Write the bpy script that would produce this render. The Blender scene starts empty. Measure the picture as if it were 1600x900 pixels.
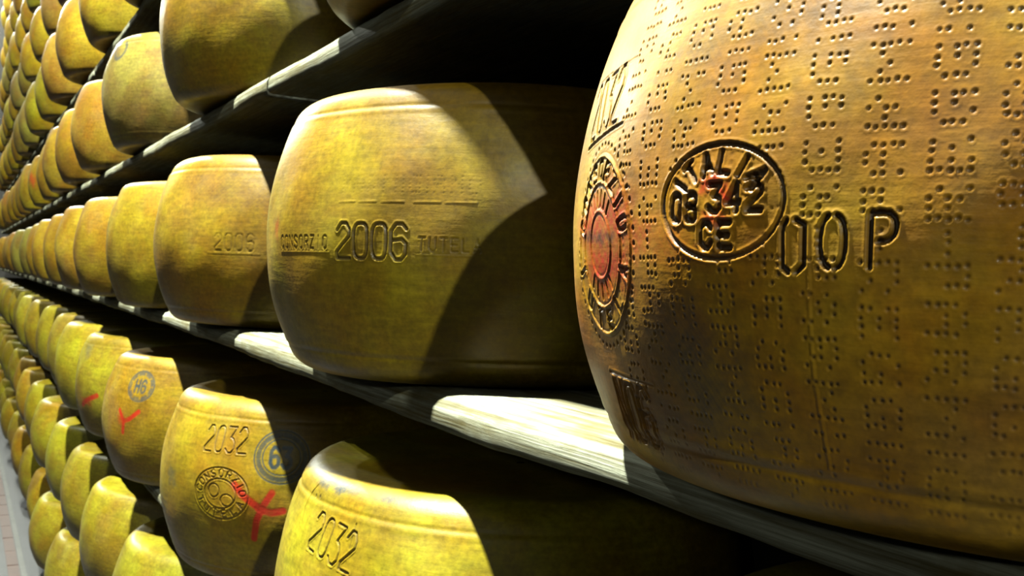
import bpy, math, random
import numpy as np
from mathutils import Matrix, Vector

random.seed(7)
rng = np.random.default_rng(7)
sc = bpy.context.scene
COL = sc.collection

# ------------------------------------------------------------------ camera
# world: X runs into the rack, Y along the aisle (far = +Y), Z up; the lens is the origin
yaw, pitch, roll = math.radians(29.54), math.radians(-0.63), math.radians(2.17)
F = Vector((math.sin(yaw) * math.cos(pitch), math.cos(yaw) * math.cos(pitch), math.sin(pitch)))
R0 = Vector((math.cos(yaw), -math.sin(yaw), 0))
U0 = R0.cross(F)
RR = R0 * math.cos(roll) + U0 * math.sin(roll)
UU = -R0 * math.sin(roll) + U0 * math.cos(roll)
cd = bpy.data.cameras.new('camera')
cam = bpy.data.objects.new('camera', cd)
COL.objects.link(cam)
cam.matrix_world = Matrix(((RR.x, UU.x, -F.x, 0), (RR.y, UU.y, -F.y, 0), (RR.z, UU.z, -F.z, 0), (0, 0, 0, 1)))
cd.sensor_width = 36
cd.lens = 1526.6 * 36 / 1600
cd.clip_start = 0.02
cd.dof.use_dof = True
cd.dof.focus_distance = 0.50
cd.dof.aperture_fstop = 30
sc.camera = cam

# ------------------------------------------------------------------ world and exposure
w = bpy.data.worlds.new('world')
sc.world = w
w.use_nodes = True
w.node_tree.nodes['Background'].inputs[0].default_value = (0.02, 0.02, 0.02, 1)
w.node_tree.nodes['Background'].inputs[1].default_value = 0.1
sc.view_settings.view_transform = 'Standard'
sc.view_settings.look = 'None'
sc.view_settings.exposure = 0.0
sc.view_settings.gamma = 1.0
sc.cycles.diffuse_bounces = 0

# ceiling lamps over the aisle: (x, y, z of the light, watts)
LAMPS = [(-0.85, -5.60, 2.95, 1600), (-0.35, 1.15, 2.95, 5000), (-0.42, 4.8, 2.95, 480), (-0.42, 8.2, 2.95, 900), (-0.42, 10.6, 2.95, 700)]
LAMP_RADIUS = 0.05
# weak fill lamp added across the aisle to brighten the board fronts
FILL_LAMP = (-1.62, -0.6, 0.62, 16)
LAMP_COLOR = (0.95, 1.0, 0.88)

# ------------------------------------------------------------------ helpers
def tag(o, label=None, cat=None, group=None, kind=None):
    if label: o['label'] = label
    if cat: o['category'] = cat
    if group: o['group'] = group
    if kind: o['kind'] = kind
    return o

def mesh_np(name, V, Fq, smooth=True):
    me = bpy.data.meshes.new(name)
    V = np.ascontiguousarray(V, dtype=np.float32)
    Fq = np.ascontiguousarray(Fq, dtype=np.int32)
    me.vertices.add(len(V)); me.vertices.foreach_set('co', V.ravel())
    n, k = Fq.shape
    me.loops.add(n * k); me.loops.foreach_set('vertex_index', Fq.ravel())
    me.polygons.add(n)
    me.polygons.foreach_set('loop_start', np.arange(0, n * k, k, dtype=np.int32))
    me.polygons.foreach_set('use_smooth', np.full(n, smooth))
    me.update(calc_edges=True); me.validate()
    return me

def obj(name, me, mat=None, parent=None, loc=(0, 0, 0)):
    o = bpy.data.objects.new(name, me)
    COL.objects.link(o)
    if mat is not None and not me.materials:
        me.materials.append(mat)
    o.location = loc
    if parent is not None: o.parent = parent
    return o

def box_mesh(name, x0, x1, y0, y1, z0, z1, bev=0.0):
    import bmesh
    bm = bmesh.new()
    bmesh.ops.create_cube(bm, size=1)
    for v in bm.verts:
        v.co = Vector(((x0 + x1) / 2 + v.co.x * (x1 - x0), (y0 + y1) / 2 + v.co.y * (y1 - y0), (z0 + z1) / 2 + v.co.z * (z1 - z0)))
    if bev > 0:
        bmesh.ops.bevel(bm, geom=list(bm.edges), offset=bev, segments=2, affect='EDGES')
    me = bpy.data.meshes.new(name)
    bm.to_mesh(me); bm.free()
    return me

def lathe_mesh(name, prof, n=24):
    prof = np.array(prof)
    a = np.linspace(0, 2 * np.pi, n, endpoint=False)
    V = np.stack([prof[:, 0, None] * np.cos(a), prof[:, 0, None] * np.sin(a), np.repeat(prof[:, 1, None], n, 1)], -1).reshape(-1, 3)
    i = np.arange(len(prof) - 1)[:, None] * n; j = np.arange(n)[None]
    q = np.stack([i + j, i + (j + 1) % n, i + n + (j + 1) % n, i + n + j], -1).reshape(-1, 4)
    return mesh_np(name, V, q)

# ------------------------------------------------------------------ materials
def new_mat(name):
    m = bpy.data.materials.new(name); m.use_nodes = True
    nt = m.node_tree
    return m, nt, nt.nodes['Principled BSDF']

def N(nt, typ, **kw):
    n = nt.nodes.new(typ)
    for k, v in kw.items():
        if k.startswith('i_'):
            n.inputs[k[2:].replace('_', ' ')].default_value = v
        else:
            setattr(n, k, v)
    return n

def ramp(nt, src, stops):
    r = nt.nodes.new('ShaderNodeValToRGB')
    e = r.color_ramp.elements
    while len(e) < len(stops): e.new(0.5)
    for el, (p, c) in zip(e, stops):
        el.position = p; el.color = (c[0], c[1], c[2], 1) if not np.isscalar(c) else (c, c, c, 1)
    nt.links.new(src, r.inputs[0])
    return r.outputs[0]

def mix(nt, fac, a, b, mode='MIX'):
    m = nt.nodes.new('ShaderNodeMix'); m.data_type = 'RGBA'; m.blend_type = mode
    for i, s in ((0, fac), (6, a), (7, b)):
        if hasattr(s, 'links') or hasattr(s, 'is_linked'): nt.links.new(s, m.inputs[i])
        else: m.inputs[i].default_value = s if np.isscalar(s) else (*s, 1)
    return m.outputs[2]

def math_(nt, op, a, b=0.0):
    m = nt.nodes.new('ShaderNodeMath'); m.operation = op
    for i, s in ((0, a), (1, b)):
        if hasattr(s, 'is_linked'): nt.links.new(s, m.inputs[i])
        else: m.inputs[i].default_value = s
    return m.outputs[0]

def rind_material(name='cheese_rind', oiled=False):
    m, nt, P = new_mat(name)
    L = nt.links.new
    tc = N(nt, 'ShaderNodeTexCoord'); oi = N(nt, 'ShaderNodeObjectInfo')
    rnd = math_(nt, 'MULTIPLY', oi.outputs['Random'], 37.0)
    def noise(scale, detail=4, rough=.55, vec=None, off=0.0):
        n = N(nt, 'ShaderNodeTexNoise', noise_dimensions='4D', i_Scale=scale, i_Detail=detail, i_Roughness=rough)
        L(vec if vec is not None else tc.outputs['Object'], n.inputs['Vector'])
        L(math_(nt, 'ADD', rnd, off), n.inputs['W'])
        return n.outputs['Fac']
    mp = N(nt, 'ShaderNodeMapping'); mp.inputs['Scale'].default_value = (1, 1, 7)
    L(tc.outputs['Object'], mp.inputs['Vector'])
    base = oi.outputs['Color']
    big = noise(7, 4, .6)
    c = mix(nt, ramp(nt, big, [(.40, 0), (.60, 1)]), mix(nt, 1.0, base, (0.72, 0.58, 0.50), 'MULTIPLY'), mix(nt, 1.0, base, (1.12, 1.16, 1.0), 'MULTIPLY'))
    # orange-brown oiled patches and pale bloom
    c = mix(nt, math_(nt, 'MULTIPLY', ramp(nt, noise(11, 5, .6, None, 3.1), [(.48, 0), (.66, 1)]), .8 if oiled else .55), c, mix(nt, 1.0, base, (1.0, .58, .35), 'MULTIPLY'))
    c = mix(nt, math_(nt, 'MULTIPLY', ramp(nt, noise(6, 6, .65, None, 9.7), [(.56, 0), (.76, 1)]), .38), c, (0.10, 0.075, 0.042))
    # brown-lilac clouds where the rind has been handled, lying along the wheel
    mq = N(nt, 'ShaderNodeMapping'); mq.inputs['Scale'].default_value = (1, 1, 2.2)
    L(tc.outputs['Object'], mq.inputs['Vector'])
    c = mix(nt, math_(nt, 'MULTIPLY', ramp(nt, noise(9, 6, .7, mq.outputs[0], 6.4), [(.50, 0), (.64, 1)]), .62), c, mix(nt, 1.0, base, (.74, .54, .9), 'MULTIPLY'))
    # fine cloth-like horizontal streaks
    st = noise(32, 3, .6, mp.outputs[0], 5.0)
    c = mix(nt, 1.0, c, ramp(nt, st, [(.3, .80), (.7, 1.15)]), 'MULTIPLY')
    fine = noise(210, 2, .6, None, 1.3)
    c = mix(nt, 1.0, c, ramp(nt, fine, [(.3, .74), (.7, 1.22)]), 'MULTIPLY')
    at = N(nt, 'ShaderNodeAttribute', attribute_name='marks')
    sp = N(nt, 'ShaderNodeSeparateColor'); L(at.outputs['Color'], sp.inputs[0])
    rough_ink = ramp(nt, noise(60, 4, .7, None, 2.0), [(.32, .72), (.55, 1)])
    c = mix(nt, math_(nt, 'MULTIPLY', sp.outputs[0], rough_ink), c, (0.24, 0.010, 0.004))
    c = mix(nt, math_(nt, 'MULTIPLY', sp.outputs[1], rough_ink), c, (0.006, 0.024, 0.036))
    c = mix(nt, sp.outputs[2], c, (0.016, 0.008, 0.003))
    L(c, P.inputs['Base Color'])
    L(ramp(nt, noise(16, 5, .6, None, 7.0), [(.3, .34), (.7, .58)]), P.inputs['Roughness'])
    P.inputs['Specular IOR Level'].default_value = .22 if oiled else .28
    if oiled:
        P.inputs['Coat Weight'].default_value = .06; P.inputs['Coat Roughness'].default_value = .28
    b1 = N(nt, 'ShaderNodeBump', i_Strength=.28, i_Distance=.0012)
    L(math_(nt, 'ADD', math_(nt, 'MULTIPLY', noise(95, 4, .65, None, 4.0), 1.0), math_(nt, 'MULTIPLY', st, .6)), b1.inputs['Height'])
    L(b1.outputs[0], P.inputs['Normal'])
    return m

def wood_material(name, light, dark, rough=.75):
    m, nt, P = new_mat(name)
    L = nt.links.new
    tc = N(nt, 'ShaderNodeTexCoord'); oi = N(nt, 'ShaderNodeObjectInfo')
    def grain(sc, scale, detail):
        mp = N(nt, 'ShaderNodeMapping'); mp.inputs['Scale'].default_value = sc
        L(tc.outputs['Object'], mp.inputs['Vector'])
        n = N(nt, 'ShaderNodeTexNoise', noise_dimensions='4D', i_Scale=scale, i_Detail=detail, i_Roughness=.68); L(mp.outputs[0], n.inputs['Vector'])
        L(math_(nt, 'MULTIPLY', oi.outputs['Random'], 20.0), n.inputs['W'])
        return n.outputs['Fac']
    g1 = grain((60, 2.2, 110), 2.4, 7); g2 = grain((14, 3, 22), 2.0, 5); g3 = grain((6, 5, 8), 3.0, 5)
    c = ramp(nt, g1, [(.36, dark), (.50, [(a + b) / 2 for a, b in zip(light, dark)]), (.60, light)])
    c = mix(nt, math_(nt, 'MULTIPLY', ramp(nt, g2, [(.45, 0), (.62, 1)]), .75), c, [d * 1.1 for d in dark])
    c = mix(nt, math_(nt, 'MULTIPLY', ramp(nt, g3, [(.5, 0), (.68, 1)]), .6), c, (dark[0] * 1.5, dark[1] * 1.35, dark[2] * .7))
    L(c, P.inputs['Base Color'])
    P.inputs['Roughness'].default_value = rough; P.inputs['Specular IOR Level'].default_value = .12
    b = N(nt, 'ShaderNodeBump', i_Strength=.7, i_Distance=.002); L(g1, b.inputs['Height']); L(b.outputs[0], P.inputs['Normal'])
    return m

def plain_material(name, c0, c1, scale=6, rough=.8, metallic=0):
    m, nt, P = new_mat(name)
    tc = N(nt, 'ShaderNodeTexCoord')
    n = N(nt, 'ShaderNodeTexNoise', i_Scale=scale, i_Detail=6, i_Roughness=.65); nt.links.new(tc.outputs['Object'], n.inputs['Vector'])
    nt.links.new(ramp(nt, n.outputs['Fac'], [(.35, c0), (.65, c1)]), P.inputs['Base Color'])
    P.inputs['Roughness'].default_value = rough; P.inputs['Metallic'].default_value = metallic
    b = N(nt, 'ShaderNodeBump', i_Strength=.15, i_Distance=.003); nt.links.new(n.outputs['Fac'], b.inputs['Height']); nt.links.new(b.outputs[0], P.inputs['Normal'])
    return m

RIND = rind_material()
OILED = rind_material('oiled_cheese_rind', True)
WOOD = wood_material('aged_shelf_wood', (.30, .31, .235), (.060, .050, .020))
DARKWOOD = wood_material('dark_post_wood', (.06, .04, .02), (.02, .013, .007))
FLOORM = plain_material('grey_concrete', (.010,.010,.0115),(.019,.0188,.0205), 5, .6)
REDTILE = plain_material('red_clay_tile', (.020,.006,.003),(.030,.010,.005), 14, .6)
GROUT = plain_material('pale_grout', (.045,.045,.042),(.06,.06,.055), 12, .8)
PLASTER = plain_material('old_plaster', (.010, .009, .007), (.016, .014, .012), 3, .9)
DARKPL = plain_material('dark_plaster', (.015, .012, .009), (.03, .022, .014), 3, .95)
ENAMEL = plain_material('white_enamel', (.7, .7, .68), (.8, .8, .78), 8, .35)
GREYMETAL = plain_material('grey_metal', (.25, .25, .25), (.32, .32, .32), 8, .4, .8)
BULB, _nt, _P = new_mat('lit_bulb')
_P.inputs['Emission Color'].default_value = (1, .96, .84, 1); _P.inputs['Emission Strength'].default_value = 12

# ------------------------------------------------------------------ room shell
ZF = -1.13
ZC = 3.62
def struct(name, me, mat):
    return tag(obj(name, me, mat), kind='structure')
floor = struct('floor', box_mesh('floor', -1.9, 1.1, -8, 11, ZF - .1, ZF), FLOORM)
struct('ceiling', box_mesh('ceiling', -1.9, 1.1, -8, 11, ZC, ZC + .1), PLASTER)
struct('wall_left', box_mesh('wall_left', -1.9, -1.8, -8, 11, ZF, ZC), PLASTER)
struct('wall_right', box_mesh('wall_right', 1.0, 1.1, -8, 11, ZF, ZC), DARKPL)
struct('wall_far', box_mesh('wall_far', -1.9, 1.1, 11, 11.1, ZF, ZC), PLASTER)
struct('wall_near', box_mesh('wall_near', -1.9, 1.1, -8.1, -8, ZF, ZC), PLASTER)
struct('trim_1', box_mesh('grout_line', .224, .242, -8, 11, ZF, ZF + .002), GROUT)
tile_me = box_mesh('tile', .184, .221, 0, .196, ZF - .001, ZF + .004, .0012)
tile_me.materials.append(REDTILE)
for k in range(36):
    t = obj('tile', tile_me, None, floor, (0, 2.6 + k * .2, random.uniform(-.001, .001)))

# ------------------------------------------------------------------ wheel geometry
RAD, BULGE, HH = .220, .030, .1143       # greatest radius, how far the rims draw in, half the height
X0 = .458
ZB0, SP = -.0808, .3159                   # top of the eye-level board, distance from board to board

def profile_side(v):
    """Radius of the rind at height v (m from mid-height), with the rounded shoulders."""
    t = np.clip(np.abs(v) / HH, 0, 1)
    r = RAD - BULGE * t ** 2.0
    c = .013                               # shoulder radius
    e = np.clip((np.abs(v) - (HH - c)) / c, 0, 1)
    r = r - c * (1 - np.sqrt(np.clip(1 - e * e, 0, 1)))
    # shallow mould line below each rim
    r = r - .0005 * np.exp(-((np.abs(v) - (HH - .0195)) / .0016) ** 2) + .0003 * np.exp(-((np.abs(v) - (HH - .0235)) / .0020) ** 2)
    return r

CAP = [(.165, HH - .0002), (.155, HH - .0018), (.14, HH - .0034), (.10, HH - .0042), (.05, HH - .0045), (.004, HH - .0046)]

class Rind:
    """Side of a wheel as a grid over (u, v) in millimetres; stamps cut into it (h) and inks laid on it (c)."""
    def __init__(s, psi, v):
        s.psi, s.v = psi, v
        s.u = psi * RAD * 1000; s.vm = v * 1000
        s.h = np.zeros((len(v), len(psi))); s.c = np.zeros((len(v), len(psi), 3))
    def win(s, u0, u1, v0, v1):
        a, b = np.searchsorted(s.u, (u0, u1)); c, d = np.searchsorted(s.vm, (v0, v1))
        return (slice(c, d), slice(a, b)), s.u[a:b][None, :], s.vm[c:d][:, None]
    def ink(s, w, m, ink):
        for k in range(3):
            if ink[k]: s.c[w[0], w[1], k] = np.maximum(s.c[w[0], w[1], k], m * ink[k])
    def dot(s, u, v, r=.95, d=1.0, ink=(0, 0, .8)):
        w, U, V = s.win(u - 3 * r, u + 3 * r, v - 3 * r, v + 3 * r)
        q = np.hypot(U - u, V - v) / r
        s.h[w] += -d * np.exp(-q ** 2 * 1.3) + .16 * d * np.exp(-((q - 1.7) / .5) ** 2)
        s.ink(w, np.exp(-q ** 2 * 1.1), ink)
    def blot(s, u, v, ru, rv, ink, soft=1.0, seed=0, jag=.5):
        w, U, V = s.win(u - 2.2 * ru, u + 2.2 * ru, v - 2.2 * rv, v + 2.2 * rv)
        a = np.arctan2((V - v) / rv, (U - u) / ru)
        q = np.hypot((U - u) / ru, (V - v) / rv) * (1 + jag * (.3 * np.sin(3 * a + seed) + .2 * np.sin(5 * a + 2 * seed) + .15 * np.sin(9 * a + seed * 3)))
        n = .75 + .25 * np.sin(U * .9 + seed) * np.sin(V * 1.1 + 2 * seed) + .15 * np.sin(U * 2.3 + V * 1.7)
        s.ink(w, np.clip(np.exp(-(q ** 3) * 1.3 / soft) * n, 0, 1), ink)
    def stroke(s, pts, wd=1.0, d=1.0, ink=(0, 0, .7), rim=.35):
        P = np.array(pts, float); g = wd * 3.2
        w, U, V = s.win(P[:, 0].min() - g, P[:, 0].max() + g, P[:, 1].min() - g, P[:, 1].max() + g)
        q = np.full((V.shape[0], U.shape[1]), 1e9)
        for (x0, y0), (x1, y1) in zip(P[:-1], P[1:]):
            L2 = (x1 - x0) ** 2 + (y1 - y0) ** 2 + 1e-12
            t = np.clip(((U - x0) * (x1 - x0) + (V - y0) * (y1 - y0)) / L2, 0, 1)
            q = np.minimum(q, np.hypot(U - x0 - t * (x1 - x0), V - y0 - t * (y1 - y0)))
        q = q / wd
        core = np.clip((1.35 - q) / .7, 0, 1); core = core * core * (3 - 2 * core)
        s.h[w] += -d * core + rim * d * np.exp(-((q - 1.9) / .55) ** 2)
        s.ink(w, core, ink)
    def glyph(s, ch, u, v, gw, gh, ang=0.0, **kw):
        """Stroke letter with its lower left corner at (u, v), turned by ang about it."""
        ca, sa = math.cos(ang), math.sin(ang)
        for pl in FONT.get(ch, []):
            s.stroke([(u + ca * x * gw - sa * y * gh / 2, v + sa * x * gw + ca * y * gh / 2) for x, y in pl], **kw)
    def text(s, t, u, v, gw, gh, gap, slope=0.0, **kw):
        for i, ch in enumerate(t):
            s.glyph(ch, u + i * (gw + gap), v + slope * i * (gw + gap), gw, gh, math.atan(slope), **kw)
    def ring(s, u, v, ru, rv, a0=0, a1=360, **kw):
        a = np.radians(np.linspace(a0, a1, max(8, int(abs(a1 - a0) / 8))))
        s.stroke(np.stack([u + ru * np.cos(a), v + rv * np.sin(a)], -1), **kw)
    def arc_text(s, t, u, v, ru, rv, a0, a1, gw, gh, inward=False, **kw):
        for i, ch in enumerate(t):
            a = math.radians(a0 + (a1 - a0) * i / max(1, len(t) - 1))
            g = a - math.pi / 2 if not inward else a + math.pi / 2
            ca, sa = math.cos(g), math.sin(g)
            pu, pv = u + ru * math.cos(a), v + rv * math.sin(a)
            s.glyph(ch, pu - ca * gw / 2 + sa * gh / 2, pv - sa * gw / 2 - ca * gh / 2, gw, gh, g, **kw)
    def dotted(s, t, u, v, up=True, pa=2.95, pc=2.85, r=.74, d=.66, ink=(0, 0, .82), lo=-104, hi=104, wear=0.06):
        """Pin-dot lettering along the height of the wheel: up = read upwards with the letter tops to the left."""
        for ch in t:
            g = DOTS[ch]
            wc = len(g[0])
            for col in range(wc):
                for row in range(5):
                    if g[row][col] != '#' or rng.random() < wear: continue
                    vv = v + col * pa if up else v - col * pa
                    uu = u + (row - 2) * pc * (1 if up else -1)
                    if lo < vv < hi:
                        fade = 1 - .55 * max(0, (abs(vv) - 70) / 40)
                        s.dot(uu + rng.normal(0, .18), vv + rng.normal(0, .18), r * (.9 + .2 * rng.random()), d * fade, tuple(k * fade for k in ink))
            v += (wc + .9) * pa * (1 if up else -1)
    def dotted_flat(s, t, u, v, pa=2.6, pc=2.6, r=.8, d=.7, ink=(0, 0, .5)):
        for ch in t:
            g = DOTS[ch]
            for col in range(len(g[0])):
                for row in range(5):
                    if g[row][col] == '#' and rng.random() > .12:
                        s.dot(u + col * pa, v - row * pc, r, d, ink)
            u += (len(g[0]) + 1.2) * pa

def O_(x0=0, x1=1, y0=0, y1=2):
    a = np.linspace(0, 2 * np.pi, 21)
    e = 2 / 3.2
    cx, cy, rx, ry = (x0 + x1) / 2, (y0 + y1) / 2, (x1 - x0) / 2, (y1 - y0) / 2
    return [(cx + rx * np.sign(math.cos(t)) * abs(math.cos(t)) ** e, cy + ry * np.sign(math.sin(t)) * abs(math.sin(t)) ** e) for t in a]
FONT = {
    '0': [O_()], 'O': [O_()], 'C': [[(1, 1.6), (.7, 2), (.3, 2), (0, 1.6), (0, .4), (.3, 0), (.7, 0), (1, .4)]],
    '1': [[(.2, 1.6), (.55, 2), (.55, 0)]], 'I': [[(.5, 0), (.5, 2)]],
    '2': [[(0, 1.6), (.3, 2), (.7, 2), (1, 1.6), (1, 1.25), (0, .35), (0, 0), (1, 0)]],
    '3': [[(0, 2), (1, 2), (.45, 1.2), (.75, 1.1), (1, .8), (1, .3), (.7, 0), (.3, 0), (0, .3)]],
    '4': [[(.75, 0), (.75, 2), (0, .6), (1, .6)]],
    '6': [[(1, 1.7), (.7, 2), (.3, 2), (0, 1.6), (0, .4), (.3, 0), (.7, 0), (1, .3), (1, .9), (.7, 1.15), (0, 1.05)]],
    '8': [O_(0, 1, 1.05, 2), O_(0, 1, 0, 1.05)],
    'A': [[(0, 0), (.5, 2), (1, 0)], [(.2, .7), (.8, .7)]], 'E': [[(1, 2), (0, 2), (0, 0), (1, 0)], [(0, 1), (.8, 1)]],
    'L': [[(0, 2), (0, 0), (1, 0)]], 'T': [[(0, 2), (1, 2)], [(.5, 2), (.5, 0)]], 'U': [[(0, 2), (0, .4), (.3, 0), (.7, 0), (1, .4), (1, 2)]],
    'N': [[(0, 0), (0, 2), (1, 0), (1, 2)]], 'Z': [[(0, 2), (1, 2), (0, 0), (1, 0)]], 'M': [[(0, 0), (0, 2), (.5, .9), (1, 2), (1, 0)]],
    'S': [[(1, 1.7), (.7, 2), (.3, 2), (0, 1.6), (.1, 1.2), (.9, .8), (1, .4), (.7, 0), (.3, 0), (0, .3)]],
    'R': [[(0, 0), (0, 2), (.7, 2), (1, 1.7), (1, 1.3), (.7, 1), (0, 1)], [(.5, 1), (1, 0)]],
    'P': [[(0, 0), (0, 2), (.7, 2), (1, 1.7), (1, 1.25), (.7, .95), (0, .95)]],
    'G': [[(1, 1.6), (.7, 2), (.3, 2), (0, 1.6), (0, .4), (.3, 0), (.7, 0), (1, .4), (1, .9), (.6, .9)]],
    'H': [[(0, 0), (0, 2)], [(1, 0), (1, 2)], [(0, 1), (1, 1)]],
}
DOTS = {
    'P': ['###', '#.#', '###', '#..', '#..'], 'A': ['.##.', '#..#', '####', '#..#', '#..#'], 'R': ['###.', '#..#', '###.', '#.#.', '#..#'],
    'M': ['#...#', '##.##', '#.#.#', '#...#', '#...#'], 'I': ['#', '#', '#', '#', '#'], 'G': ['.###', '#...', '#.##', '#..#', '.###'],
    'N': ['#..#', '##.#', '#.##', '#..#', '#..#'], 'O': ['.##.', '#..#', '#..#', '#..#', '.##.'], 'E': ['####', '#...', '###.', '#...', '####'],
    '-': ['...', '...', '###', '...', '...'],
}

def wheel_mesh(name, psi, v, marks=None, seed=0, mat=None):
    """One closed wheel: side grid (rows v, columns psi) with its stamps, and the dished faces above and below."""
    rd = Rind(psi, v)
    if marks: marks(rd)
    r_ = np.random.default_rng(seed)
    ph = r_.random(8) * 6.28
    n = len(psi)
    rad = profile_side(v)[:, None] + rd.h * .001
    env = np.clip(1 - (np.abs(v) / HH) ** 6, .15, 1)[:, None]
    rad = rad + env * (.0016 * np.sin(2 * psi + ph[0]) + .0009 * np.sin(3 * psi + ph[1] + 14 * v[:, None]) + .0006 * np.sin(7 * psi + ph[2] + 40 * v[:, None])
                       + .0004 * np.sin(15 * psi + ph[3] - 70 * v[:, None]))
    zz = np.repeat(v[:, None], n, 1) + (np.abs(v[:, None]) / HH) ** 4 * .0010 * np.sin(3 * psi + ph[4])
    caps = np.array(CAP)
    lo = caps * [1, -1]
    R_all = np.concatenate([np.repeat(lo[::-1, :1], n, 1), rad, np.repeat(caps[:, :1], n, 1)])
    Z_all = np.concatenate([np.repeat(lo[::-1, 1:], n, 1), zz, np.repeat(caps[:, 1:], n, 1)])
    V = np.stack([-R_all * np.cos(psi), -R_all * np.sin(psi), Z_all + HH], -1).reshape(-1, 3)
    m = len(R_all)
    i = np.arange(m - 1)[:, None] * n; j = np.arange(n)[None]; k = (j + 1) % n
    q = np.stack([i + j, i + n + j, i + n + k, i + k], -1).reshape(-1, 4)
    me = mesh_np(name, V, q)
    if marks:
        c = np.zeros((m, n, 4), np.float32); c[..., 3] = 1
        a = len(CAP); c[a:a + len(v), :, :3] = np.clip(rd.c, 0, 1)
        at = me.attributes.new('marks', 'FLOAT_COLOR', 'POINT')
        at.data.foreach_set('color', c.ravel())
    me.materials.append(mat or RIND)
    return me

def psi_grid(step, d0=None, d1=None, coarse=6.0):
    """Angles around the wheel (rad); spacing step mm between d0 and d1 degrees, coarse degrees elsewhere."""
    a = np.radians(np.linspace(d0, d1, max(4, int(math.radians(d1 - d0) * RAD * 1000 / step))))
    rest = np.radians(np.arange(d1 + coarse / 2, d0 + 360 - coarse / 3, coarse))
    p = np.concatenate([a, rest[rest <= np.pi], rest[rest > np.pi] - 2 * np.pi])
    return np.sort(p)

def v_grid(step):
    c = .0135
    k = max(5, int(c * 1000 / step))
    e = np.sin(np.linspace(0, np.pi / 2, k))
    mid = np.linspace(-(HH - c), HH - c, int(2 * (HH - c) * 1000 / step))
    return np.concatenate([-(HH - c) - c * e[:0:-1], mid, HH - c + c * e[1:]])

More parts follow.
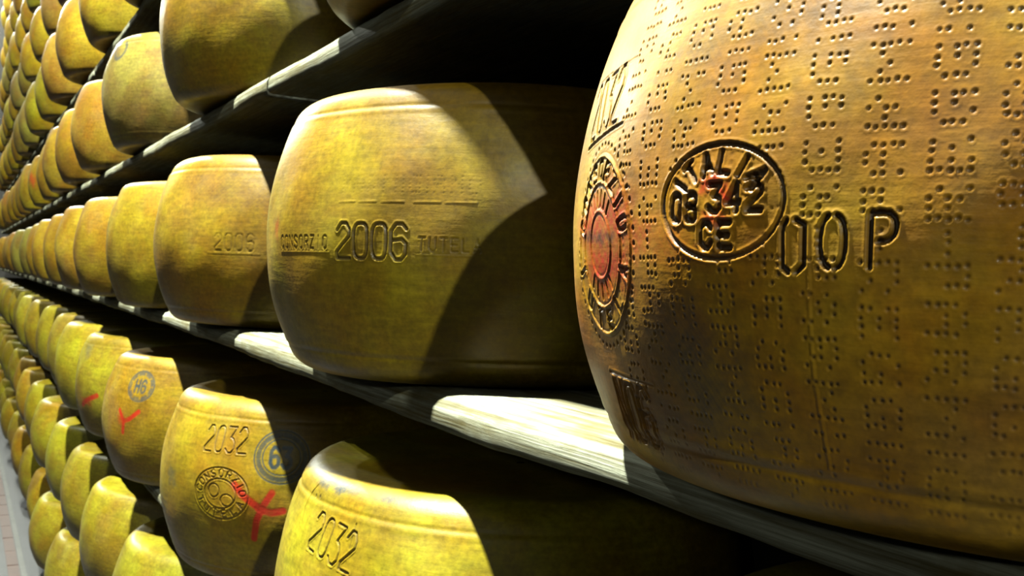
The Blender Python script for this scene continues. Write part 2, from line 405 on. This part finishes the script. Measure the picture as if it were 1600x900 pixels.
# ---- stamps on the wheels that show them
def marks_front(s):
    """The big wheel: pin-dot columns, oval plant mark, DOP, round seal, maker's number and date."""
    K = dict(wd=.55, d=.9, rim=.45)
    pitch = 5.33 * RAD * 1000 * math.pi / 180
    u0 = math.radians(28.2) * RAD * 1000
    for k in range(-7, 5):
        u = u0 + k * pitch
        z = -13.5 + (k * 2.3) % 3 - 1
        if k % 2 == 0:
            s.dotted('REGGIANO', u, z + 7, True); s.dotted('PARMIGIANO', u, z - 7, False)
        else:
            s.dotted('PARMIGIANO', u, z + 9, True); s.dotted('REGGIANO', u, z - 7, False)
        s.dotted('-', u, z - 3.1, True)
    def clear(u, v, ru, rv):
        w, U, V = s.win(u - 1.2 * ru, u + 1.2 * ru, v - 1.2 * rv, v + 1.2 * rv)
        m = np.clip((np.hypot((U - u) / ru, (V - v) / rv) - .92) / .12, 0, 1)
        s.h[w] *= .25 + .75 * m
        s.c[w] *= (.35 + .65 * m)[..., None]
    # oval plant mark
    cu, cv = 25.6, -.3
    clear(cu, cv, 29, 20)
    w, U, V = s.win(cu - 40, cu + 40, cv - 30, cv + 30)
    q = np.hypot((U - cu) / 29, (V - cv) / 20)
    s.h[w] += -.5 * np.clip((1.02 - q) / .05, 0, 1)
    s.ring(cu, cv, 29, 20.2, wd=.75, d=1.3, ink=(0, 0, .8), rim=.22)
    s.arc_text('ITALIA', cu, cv, 21.5, 13.6, 152, 34, 4.6, 7.4, wd=.95, d=1.7, ink=(0, 0, .75), rim=.18)
    s.text('08', cu - 23.5, cv - 6.5, 5.0, 9.4, 3.2, wd=1.0, d=1.8, ink=(0, 0, .78), rim=.18)
    s.text('342', cu - 3.5, cv - 3.6, 5.4, 9.4, 3.4, wd=1.0, d=1.8, ink=(0, 0, .78), rim=.18)
    s.text('CE', cu - 7.5, cv - 16.2, 5.2, 8.6, 3.6, wd=1.0, d=1.8, ink=(0, 0, .78), rim=.18)
    for (a, b, c, d, e) in ((24, 7, 7, 3.6, 1), (29.5, 2, 4, 5, 2), (25, -6.5, 8, 3.4, 3), (20, 5, 4, 3.4, 5)):
        s.blot(a, b, c, d, (.95, 0, 0), .7, e)
    # DOP
    kd = dict(wd=.85, d=1.8, ink=(0, 0, .95), rim=.16)
    def dop(u, v, pl): s.stroke([(u + x, v + y * .80) for x, y in pl], **kd)
    du, dv = math.radians(14.1) * 220, -24.5
    dop(du, dv, [(2.2, 0), (0, 2), (0, 19), (1.6, 21)]); dop(du, dv, [(5.0, 21.2), (8.0, 19.2), (8.0, 3), (5.0, 0)])
    ou, ov = math.radians(17.7) * 220, dv + 1.6
    for a0, a1 in ((105, 258), (-78, 76)):
        dop(ou, ov, [(4.3 + 4.3 * math.copysign(abs(math.cos(t)) ** .8, math.cos(t)), 10.5 + 10.5 * math.copysign(abs(math.sin(t)) ** .8, math.sin(t))) for t in np.radians(np.linspace(a0, a1, 14))])
    pu, pv = math.radians(22.1) * 220, dv + 2.0
    dop(pu, pv, [(0, 0), (0, 21), (4.0, 21.3), (6.0, 20.8), (7.4, 19.4), (8.0, 17.2), (8.0, 15), (7.4, 12.6), (6.0, 11), (4.4, 10.2), (2.8, 10)])
    # round seal on the aisle side, in relief
    eu, ev = -60, -14.5
    clear(eu, ev, 33, 40)
    for rr, dd in ((1.0, .9), (.70, .8), (.38, .7)):
        s.ring(eu, ev, 31 * rr, 38 * rr, wd=.7, d=-dd * .55, ink=(0, 0, 0), rim=.4)
    s.arc_text('CONSORZIO', eu, ev, 26, 32, 165, 15, 4.5, 8, wd=.8, d=.9, ink=(0, 0, .35))
    s.arc_text('TUTELA', eu, ev, 26, 32, 200, 340, 4.5, 8, True, wd=.8, d=.9, ink=(0, 0, .35))
    for a in (50, 66, 82, 98, 114, 130, 232, 250, 270, 290, 308):
        s.stroke([(eu + 31 * .44 * math.cos(math.radians(a)), ev + 38 * .44 * math.sin(math.radians(a))), (eu + 31 * .60 * math.cos(math.radians(a)), ev + 38 * .60 * math.sin(math.radians(a)))], wd=.7, d=.45, ink=(0, 0, .15))
    for a in range(0, 360, 8):
        s.dot(eu + 34.5 * math.cos(math.radians(a)), ev + 43 * math.sin(math.radians(a)), .9, .8, (0, 0, .6))
    for a in range(-40, 40, 16):
        s.blot(eu + 26 + rng.normal(0, 2), ev - 18 + a * .35, 3, 4, (0, 0, .25), 1, a)
    for (a, b, c, d, e, k) in ((-66, -6, 26, 15, 1, 1.0), (-42, -4, 17, 13, 2, .95), (-24, -12, 15, 11, 4, .6), (-58, -24, 22, 12, 3, 1.0), (-40, -22, 14, 12, 8, .8), (0, -16, 22, 9, 6, .28), (-48, 10, 12, 9, 7, .4)):
        s.blot(a, b, c, d, (k, 0, 0), 1.1, e)
    for (a, b, c, d, e) in ((-74, -10.5, 11, 3.4, 1), (-60, -11.5, 9, 3.2, 2), (-48, -11.5, 6, 2.6, 3)):
        s.blot(a, b, c, d, (0, .25, .9), .8, e)
    # maker's number above, date below
    s.text('2032', -88, 33, 7.5, 25, 3.2, .10, wd=.7, d=.8, ink=(0, .35, .15), rim=.4)
    s.stroke([(-92, 30), (-40, 35)], wd=.6, d=.7, ink=(0, 0, .2)); s.stroke([(-92, 60), (-42, 63)], wd=.5, d=.3, ink=(0, 0, .05))
    s.text('N06', -63, -97, 8, 25, 3.6, -.03, wd=.85, d=1.1, ink=(0, 0, .5), rim=.5)
    s.stroke([(-66, -69), (-24, -71)], wd=.6, d=.6, ink=(0, 0, .25))
    # green-black smears of old stamp ink, a pale crumb
    for (a, b, c, d, e, k) in ((5, -58, 16, 20, 2, .5), (12, -70, 12, 12, 4, .5), (-4, -46, 14, 10, 6, .3), (30, -62, 10, 14, 8, .25)):
        s.blot(a, b, c, d, (0, k, k * .7), 1.2, e)
    for (a, b, c, d, e) in ((8, 56, 16, 9, 1), (22, 46, 12, 9, 3), (40, 62, 14, 10, 5), (60, 66, 14, 9, 7)):
        s.blot(a, b, c, d, (0, .22, .22), 1.2, e)
    s.stroke([(64, -20), (64.5, -60), (66, -90)], wd=.6, d=-.2, ink=(0, 0, 0), rim=.3)

def marks_2006(s):
    s.text('2006', 97, -21, 12.5, 26, 4.2, wd=1.0, d=1.1, ink=(0, 0, .62), rim=.5)
    s.text('CONSORZIO', 15, -14, 4.8, 9.5, 3.4, wd=.6, d=.5, ink=(0, 0, .32), rim=.35)
    s.text('TUTELA', 170, -14, 5.0, 9.5, 3.6, wd=.6, d=.5, ink=(0, 0, .32), rim=.35)
    s.stroke([(14, -17), (88, -17)], wd=.5, d=-.3, ink=(0, 0, 0)); s.stroke([(168, -17), (214, -17)], wd=.5, d=-.3, ink=(0, 0, 0))
    s.dotted_flat('PARMIGIANO', 98, 40, 2.7, 3.0, .8, .22, (0, 0, .10))
    for (a, b) in ((96, 112), (116, 132), (137, 156), (164, 186), (190, 214)): s.stroke([(a, 21), (b, 21.4)], wd=.6, d=-.22, ink=(0, 0, 0))
    s.blot(2, 2, 6, 9, (.5, 0, 0), .9, 2)
    s.blot(20, -40, 20, 16, (0, .10, .22), 1.2, 3)

def marks_200x(s):
    s.text('2006', 150, -14, 10, 22, 5, wd=.9, d=.45, ink=(0, 0, .22), rim=.4)
    s.stroke([(140, -18), (214, -18)], wd=.6, d=-.25, ink=(0, 0, 0))
    s.blot(150, 72, 80, 26, (.06, .16, .30), 1.6, 2, .3); s.blot(210, 62, 50, 26, (.08, .14, .34), 1.4, 5, .3)

def marks_2032_low(s):
    s.text('2032', 26, 59, 12, 29, 4.8, -.10, wd=.85, d=1.1, ink=(0, 0, .6), rim=.5)
    s.stroke([(3, 104), (-4, 96), (-5, 84), (2, 72)], wd=.7, d=.9, ink=(0, 0, .55))
    for (u, v) in ((8, 96), (17, 97)): s.dot(u, v, 1.4, .8, (0, .3, .8))
    for (a, b, c, d, e, k) in ((8, 107, 10, 3.6, 1, 1), (20, 106, 8, 3.0, 2, .7), (44, 107.5, 12, 3.8, 3, 1.0), (60, 108.5, 11, 2.6, 5, .6), (110, 109, 16, 2.8, 6, .7), (138, 109.5, 16, 3.0, 8, 1), (158, 110, 14, 2.4, 4, .6)):
        s.blot(a, b, c, d, (0, k, k * .55), .9, e)
    s.stroke([(84, 88), (84, 70)], wd=.7, d=.6, ink=(0, 0, .2))

def marks_stamped(s):
    s.text('2032', 109, 53, 12.5, 30, 5.2, .03, wd=.9, d=1.1, ink=(0, 0, .5), rim=.6)
    # oval consortium seal
    cu, cv = 144, 5
    for rr in (1, .58): s.ring(cu, cv, 41 * rr, 31 * rr, wd=.9, d=.9, ink=(0, 0, .4), rim=.5)
    s.arc_text('CONSORZIO', cu, cv, 33, 24.5, 172, 8, 6, 9, wd=.8, d=1.0, ink=(0, 0, .45))
    s.arc_text('TUTELA', cu, cv, 33, 24.5, 205, 335, 6, 9, True, wd=.8, d=1.0, ink=(0, 0, .4))
    s.ring(cu - 9, cv + 3, 8, 8, wd=.8, d=.9, ink=(0, 0, .4)); s.ring(cu + 11, cv - 7, 9, 7, wd=.8, d=.9, ink=(0, 0, .35))
    s.blot(cu, cv, 30, 22, (0, .05, .12), 1.2, 3)
    # round blue stamp: broken ring of letters round a number
    bu, bv = 222, 54
    kb = dict(d=.15, rim=0, ink=(0, .85, .1))
    s.ring(bu, bv, 35, 31, wd=1.0, **kb); s.ring(bu, bv, 24, 21, wd=.9, **kb)
    for a in range(0, 360, 24):
        s.ring(bu, bv, 29.5, 26, a, a + 15, wd=3.0, d=.1, rim=0, ink=(0, .75, .2))
    s.text('63', bu - 13, bv - 12, 10, 23, 5, wd=2.3, d=.15, rim=0, ink=(0, .95, .3))
    # red brushed cross
    kr = dict(d=.1, rim=0, ink=(.95, 0, .05))
    s.stroke([(165, 18), (178, 6), (196, -5), (204, -10)], wd=4.6, **kr)
    s.stroke([(214, 12), (204, -4), (196, -22), (192, -45)], wd=4.2, **kr)
    s.stroke([(198, -8), (214, -12), (228, -9)], wd=4.4, **kr)
    s.blot(170, 14, 9, 8, (.7, 0, 0), .8, 3)
    s.blot(38, 12, 14, 12, (0, .55, .1), .9, 4); s.blot(48, 4, 8, 8, (0, .4, .1), .9, 6)

def marks_small_stamp(s):
    bu, bv = 126, 65
    kb = dict(d=.1, rim=0, ink=(0, .7, .1))
    s.ring(bu, bv, 32, 25, wd=1.8, **kb)
    for a in range(10, 360, 40):
        s.ring(bu, bv, 27, 21, a, a + 22, wd=2.6, d=.1, rim=0, ink=(0, .6, .1))
    s.text('H6', bu - 13, bv - 10, 10, 20, 6, wd=2.0, d=.1, rim=0, ink=(0, .85, .2))
    kr = dict(d=.1, rim=0, ink=(.95, 0, .05))
    s.stroke([(80, 20), (95, 2), (92, -18)], wd=4.0, **kr); s.stroke([(95, 2), (112, 8), (133, 22)], wd=4.0, **kr)
    s.blot(88, 4, 12, 12, (.8, 0, 0), .8, 2)
    s.blot(44, -5, 14, 26, (.1, .1, .15), 1.2, 4)

def marks_red_dash(s):
    kr = dict(d=.1, rim=0, ink=(.95, 0, .05))
    s.stroke([(56, -40), (82, -28), (122, -14)], wd=5.5, **kr); s.blot(80, -30, 26, 10, (.8, 0, 0), .9, 2)
    s.blot(52, 82, 22, 14, (0, .5, .1), .9, 3); s.blot(62, 70, 12, 12, (0, .4, .1), .9, 5)

def marks_ring_smear(s):
    kb = dict(d=.1, rim=0, ink=(0, .6, .3))
    s.ring(70, 78, 22, 18, 150, 420, wd=3.4, **kb); s.blot(62, 66, 14, 8, (0, .3, .2), 1, 2)

def marks_red_blot(s):
    for (a, b, e) in ((70, 0, 1), (85, -10, 3), (60, 12, 5)): s.blot(a, b, 26, 22, (.8, 0, 0), 1, e)

# ------------------------------------------------------------------ shelves
Y_A, Y_B = -1.3, 9.6
ROWS = range(-3, 9)
def zb(k): return ZB0 + SP * k
def row_phrase(k):
    o = ['', 'first', 'second', 'third', 'fourth', 'fifth', 'sixth', 'seventh', 'eighth']
    if k == 0: return 'eye-level board'
    if k == -3: return 'lowest board near the floor'
    return f'{o[abs(k)]} board ' + ('above' if k > 0 else 'below') + ' eye level'

def sag(k, y):
    """The loaded near end of the eye-level board hangs a little low."""
    return -.0085 * max(0.0, min(1.0, (1.45 - y) / .62)) if k == 0 else 0.0

def board_mesh(name, y0, y1, seed, k=9):
    """A plank with a worn, rounded front edge: cross-section swept along Y with a little wander."""
    r_ = np.random.default_rng(seed)
    th, xf, xb = .0275, .3166, .70
    sec = np.array([(xb, 0), (xf + .030, 0), (xf + .016, -.0006), (xf + .008, -.0022), (xf + .003, -.0055), (xf, -.011), (xf, -.0225), (xf + .002, -.026), (xf + .006, -th), (xb, -th)])
    ys = np.linspace(y0, y1, max(6, int((y1 - y0) / .03)))
    n, m = len(ys), len(sec)
    V = np.zeros((n, m, 3))
    V[:, :, 0] = sec[:, 0]; V[:, :, 2] = sec[:, 1]; V[:, :, 1] = ys[:, None]
    V[:, :, 2] += np.array([sag(k, y) for y in ys])[:, None]
    ph = r_.random(4) * 6
    wob = .0012 * np.sin(ys * 9 + ph[0]) + .0008 * np.sin(ys * 23 + ph[1]) + r_.normal(0, .0003, n)
    V[:, 2:9, 0] += wob[:, None] + r_.normal(0, .00025, (n, 7))
    V[:, 6:9, 2] += (.0010 * np.sin(ys * 14 + ph[2]) + r_.normal(0, .0005, n))[:, None]
    i = np.arange(n - 1)[:, None] * m; j = np.arange(m)[None]; k = (j + 1) % m
    q = [tuple(f) for f in np.stack([i + j, i + k, i + m + k, i + m + j], -1).reshape(-1, 4).tolist()]
    q.append(tuple(range(m - 1, -1, -1))); q.append(tuple((n - 1) * m + a for a in range(m)))
    me = bpy.data.meshes.new(name)
    me.from_pydata(V.reshape(-1, 3).tolist(), [], q); me.update()
    me.polygons.foreach_set('use_smooth', [len(f) == 4 for f in q])
    return me

POSTS = (-1.0, 1.10, 3.3, 5.5, 7.6, 9.4)
post_me = box_mesh('post', .7155, .785, -.045, .045, ZF, ZC - .02, .004)
arm_me = box_mesh('batten', .42, .7150, -.022, .022, -.0625, -.0276, .003)
post_me.materials.append(DARKWOOD); arm_me.materials.append(DARKWOOD)
ORD = ['', 'first', 'second', 'third', 'fourth', 'fifth', 'sixth', 'seventh', 'eighth', 'ninth', 'tenth', 'eleventh', 'twelfth', 'thirteenth', 'fourteenth',
       'fifteenth', 'sixteenth', 'seventeenth', 'eighteenth', 'nineteenth', 'twentieth']
JOINTS = {1: [1.17, 4.6], 0: [4.1], -1: [3.4], -2: [4.4], -3: [3.9], 2: [3.0, 5.9], 3: [4.4], 4: [5.1], 5: [5.6], 6: [6.3], 7: [7.1], 8: [7.6]}
WHERE = {1: ['single plank of it'], 2: ['plank before its joint', 'plank past its joint'], 3: ['first plank of it', 'short joined plank of it', 'plank past the second joint of it']}
for k in ROWS:
    ys = [Y_A] + JOINTS[k] + [Y_B]
    for s_, (a, b) in enumerate(zip(ys[:-1], ys[1:])):
        me = board_mesh('shelf_board', a + .003, b - .003, 100 + 10 * k + s_, k)
        o = obj('shelf_board', me, WOOD, None, (0, 0, zb(k)))
        for y in POSTS:
            if a + .03 < y < b - .03: obj('batten', arm_me, None, o, (0, y, sag(k, y)))
        what = ['near plank', 'middle plank', 'far plank'][s_ if len(ys) == 4 else s_ * 2]
        tag(o, f'worn pale wooden shelf plank, {what} of the {row_phrase(k)}', 'shelf', 'shelf planks of the cheese rack')

for n_, y in enumerate(POSTS):
    tag(obj('rack_post', post_me, None, None, (0, y, 0)), f'dark wooden rear post of the cheese rack, {ORD[n_ + 1]} along the aisle', 'post', 'rear posts of the cheese rack')

# ------------------------------------------------------------------ cheese wheels
plain = [wheel_mesh('cheese_wheel', psi_grid(9, -176, 176), v_grid(7), None, 20 + i) for i in range(5)]
def tint(kind):
    c = {'front': (.205, .120, .004), 'gold': (.148, .103, .005), 'lemon': (.128, .110, .006), 'bright': (.175, .150, .006), 'orange': (.145, .092, .008), 'dull': (.100, .082, .014)}[kind]
    j = random.uniform(.9, 1.08); g = random.uniform(.95, 1.05)
    return (c[0] * j, c[1] * j * g, c[2] * j * random.uniform(.8, 1.3), 1)

def place(me, k, y, label, kind, rot=0.0, dx=0.0, dz=0.0, tall=1.0):
    o = obj('cheese_wheel', me, None, None, (X0 + dx, y, zb(k) + .0013 + dz))
    o.rotation_euler = (0, 0, rot)
    o.color = tint(kind)
    o.scale = (1, 1, tall)
    grp = 'cheese wheels on the ' + row_phrase(k)
    tag(o, label, 'cheese', grp)
    return o

# wheels with stamps: meshes of their own
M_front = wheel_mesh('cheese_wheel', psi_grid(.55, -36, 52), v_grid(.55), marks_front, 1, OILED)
M_2006 = wheel_mesh('cheese_wheel', psi_grid(.8, -14, 78), v_grid(.8), marks_2006, 2)
M_200x = wheel_mesh('cheese_wheel', psi_grid(1.4, -10, 82), v_grid(1.4), marks_200x, 3)
M_low = wheel_mesh('cheese_wheel', psi_grid(.8, -14, 60), v_grid(.8), marks_2032_low, 4)
M_stamp = wheel_mesh('cheese_wheel', psi_grid(.9, -6, 80), v_grid(.9), marks_stamped, 5)
M_small = wheel_mesh('cheese_wheel', psi_grid(1.6, -6, 80), v_grid(1.6), marks_small_stamp, 6)
M_dash = wheel_mesh('cheese_wheel', psi_grid(2, -10, 80), v_grid(2), marks_red_dash, 7)
M_ringm = wheel_mesh('cheese_wheel', psi_grid(1.8, -10, 80), v_grid(1.8), marks_ring_smear, 8)
M_blot = wheel_mesh('cheese_wheel', psi_grid(3, -10, 80), v_grid(3), marks_red_blot, 9)

# positions along each board (m from the lens), read off the rack; the rest follow at the usual spacing
YS = {
    0: [-.23, .30, .83, 1.427, 1.946, 2.493, 2.97, 3.50],
    1: [.80, 1.475, 2.19, 2.78, 3.31, 3.78],
    -1: [.25, .78, 1.335, 1.919, 2.429, 2.885, 3.34],
    -2: [1.22, 1.793, 2.26, 2.72, 3.18],
    -3: [1.85, 2.491, 3.094, 3.607, 4.07],
    2: [1.62, 2.15, 2.70, 3.24, 3.74, 4.27],
    3: [2.62, 3.13, 3.66], 4: [3.6], 5: [4.6], 6: [5.7], 7: [6.8], 8: [7.7],
}
SPECIAL = {
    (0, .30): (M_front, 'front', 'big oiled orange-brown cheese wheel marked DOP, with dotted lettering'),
    (0, .83): (M_2006, 'gold', 'yellow-ochre cheese wheel embossed 2006, right behind the DOP wheel'),
    (0, 1.427): (M_200x, 'gold', 'ochre cheese wheel with a grey-brown upper band, right behind the 2006 wheel'),
    (-1, .78): (M_low, 'bright', 'yellow cheese wheel with blue ink on its rim and an embossed 2032'),
    (-1, 1.335): (M_stamp, 'gold', 'cheese wheel with red painted cross and round blue stamp numbered 63'),
    (-1, 1.919): (M_small, 'gold', 'cheese wheel with small green round stamp above a red Y mark'),
    (-1, 2.429): (M_dash, 'lemon', 'cheese wheel with a single red dash low on its side'),
    (1, 2.19): (M_ringm, 'dull', 'yellow cheese wheel with a grey ring smear, on first board above eye level'),
}
TALL = {(0, .83): 1.05, (0, .30): 1.04}
Y_END = 9.2
seen_from = {0: 1, 1: 0, -1: 1, -2: 0, -3: 0}
for k in ROWS:
    ys = list(YS[k])
    while ys[-1] + .53 < Y_END:
        ys.append(ys[-1] + .535 + random.uniform(-.025, .03))
    low = k < 0
    for i, y in enumerate(ys):
        kind = random.choice(['lemon', 'lemon', 'lemon', 'gold']) if low else random.choice(['gold', 'gold', 'gold', 'orange', 'dull'] if k < 2 else ['gold', 'gold', 'lemon', 'orange', 'dull'])
        dz = 0
        if (k, y) in SPECIAL:
            me, kind, label = SPECIAL[(k, y)]
            rot, dx = 0.0, .012 * (k == 1)
        else:
            me = plain[random.randrange(5)]; rot = random.uniform(0, 6.28); dx = random.uniform(-.010, .010) + .012 * (k == 1)
            col = {'lemon': 'lemon-yellow', 'gold': 'ochre-yellow', 'orange': 'orange-tinged', 'dull': 'dull tan'}[kind]
            n = i + 1 - seen_from.get(k, 0)
            if k == 0 and i == 0:
                label = 'unseen cheese wheel, pulled forward to shade the DOP wheel next to it'
                dx = -.035  # out-of-view wheel, set forward so its shadow darkens the DOP wheel
            elif k == 0:
                label = f'{col} cheese wheel, {ORD[i - 2]} one behind the 2006 wheel on its board'
            elif k == -1 and i == 0:
                label = 'cheese wheel below the DOP wheel, next before the blue-inked 2032 wheel'
            elif k == -1:
                label = f'{col} cheese wheel, {ORD[i - 2]} one behind the red-cross wheel on its board'
            elif k == 1 and i < 2:
                label = f'{col} cheese wheel, {ORD[2 - i]} one in front of the grey-smeared wheel on its board'
            elif k == 1:
                label = f'{col} cheese wheel, {ORD[i - 2]} one behind the grey-smeared wheel on its board'
            else:
                label = f'{col} cheese wheel, {ORD[i + 1]} along on the {row_phrase(k)}'
            if k == 1 and i == 7:
                me, kind, rot = M_blot, 'gold', 0.0
                label = 'ochre cheese wheel with a red blot on its side, first board above eye level'
        place(me, k, y, label, kind, rot, dx, sag(k, y), TALL.get((k, y), 1.0))

# ------------------------------------------------------------------ ceiling lamps
rod_me = lathe_mesh('rod', [(.0, 0), (.03, 0), (.03, -.012), (.008, -.02), (.008, -.30), (.0, -.30)], 12)
shade_me = lathe_mesh('shade', [(.0, -.28), (.04, -.28), (.05, -.31), (.06, -.34), (.15, -.40), (.18, -.45), (.176, -.45), (.146, -.404), (.056, -.345), (.0, -.335)], 28)
bulb_me = lathe_mesh('bulb', [(.0, -.34), (.018, -.345), (.02, -.37), (.035, -.395), (.04, -.42), (.034, -.445), (.018, -.458), (.0, -.462)], 16)
rod_me.materials.append(GREYMETAL); shade_me.materials.append(ENAMEL); bulb_me.materials.append(BULB)
for n_, (x, y, z, p) in enumerate(LAMPS):
    o = bpy.data.objects.new('ceiling_lamp', None); COL.objects.link(o); o.location = (x, y, ZC)
    tag(o, f'enamel ceiling lamp over the aisle, {ORD[n_ + 1]} of the row', 'lamp', 'ceiling lamps over the aisle')
    obj('rod', rod_me, None, o); obj('shade', shade_me, None, o); obj('bulb', bulb_me, None, o)
    ld = bpy.data.lights.new('lamp_light', 'POINT'); ld.energy = p; ld.color = LAMP_COLOR; ld.shadow_soft_size = LAMP_RADIUS
    l = bpy.data.objects.new('lamp_light', ld); COL.objects.link(l); l.parent = o; l.location = (0, 0, z - ZC)

# ------------------------------------------------------------------ added fill lamp across the aisle, out of view
wx, wy, wz, wp = FILL_LAMP
o = bpy.data.objects.new('fill_lamp', None); COL.objects.link(o); o.location = (-1.8, wy, wz)
tag(o, 'small added fill lamp, out of view across the aisle', 'lamp')
plate = obj('back_plate', lathe_mesh('back_plate', [(0, 0), (.09, 0), (.09, .02), (.075, .035), (0, .035)], 24), GREYMETAL, o)  # housing made up to carry the fill light
globe = obj('globe', lathe_mesh('globe', [(.068, .036), (.072, .06), (.060, .09), (.035, .11), (0, .116)], 24), BULB, o)
for p in (plate, globe): p.rotation_euler = (0, math.pi / 2, 0)
ld = bpy.data.lights.new('fill_lamp_light', 'POINT'); ld.energy = wp; ld.color = LAMP_COLOR; ld.shadow_soft_size = .06
l = bpy.data.objects.new('fill_lamp_light', ld); COL.objects.link(l); l.parent = o; l.location = (wx + 1.8, 0, 0)
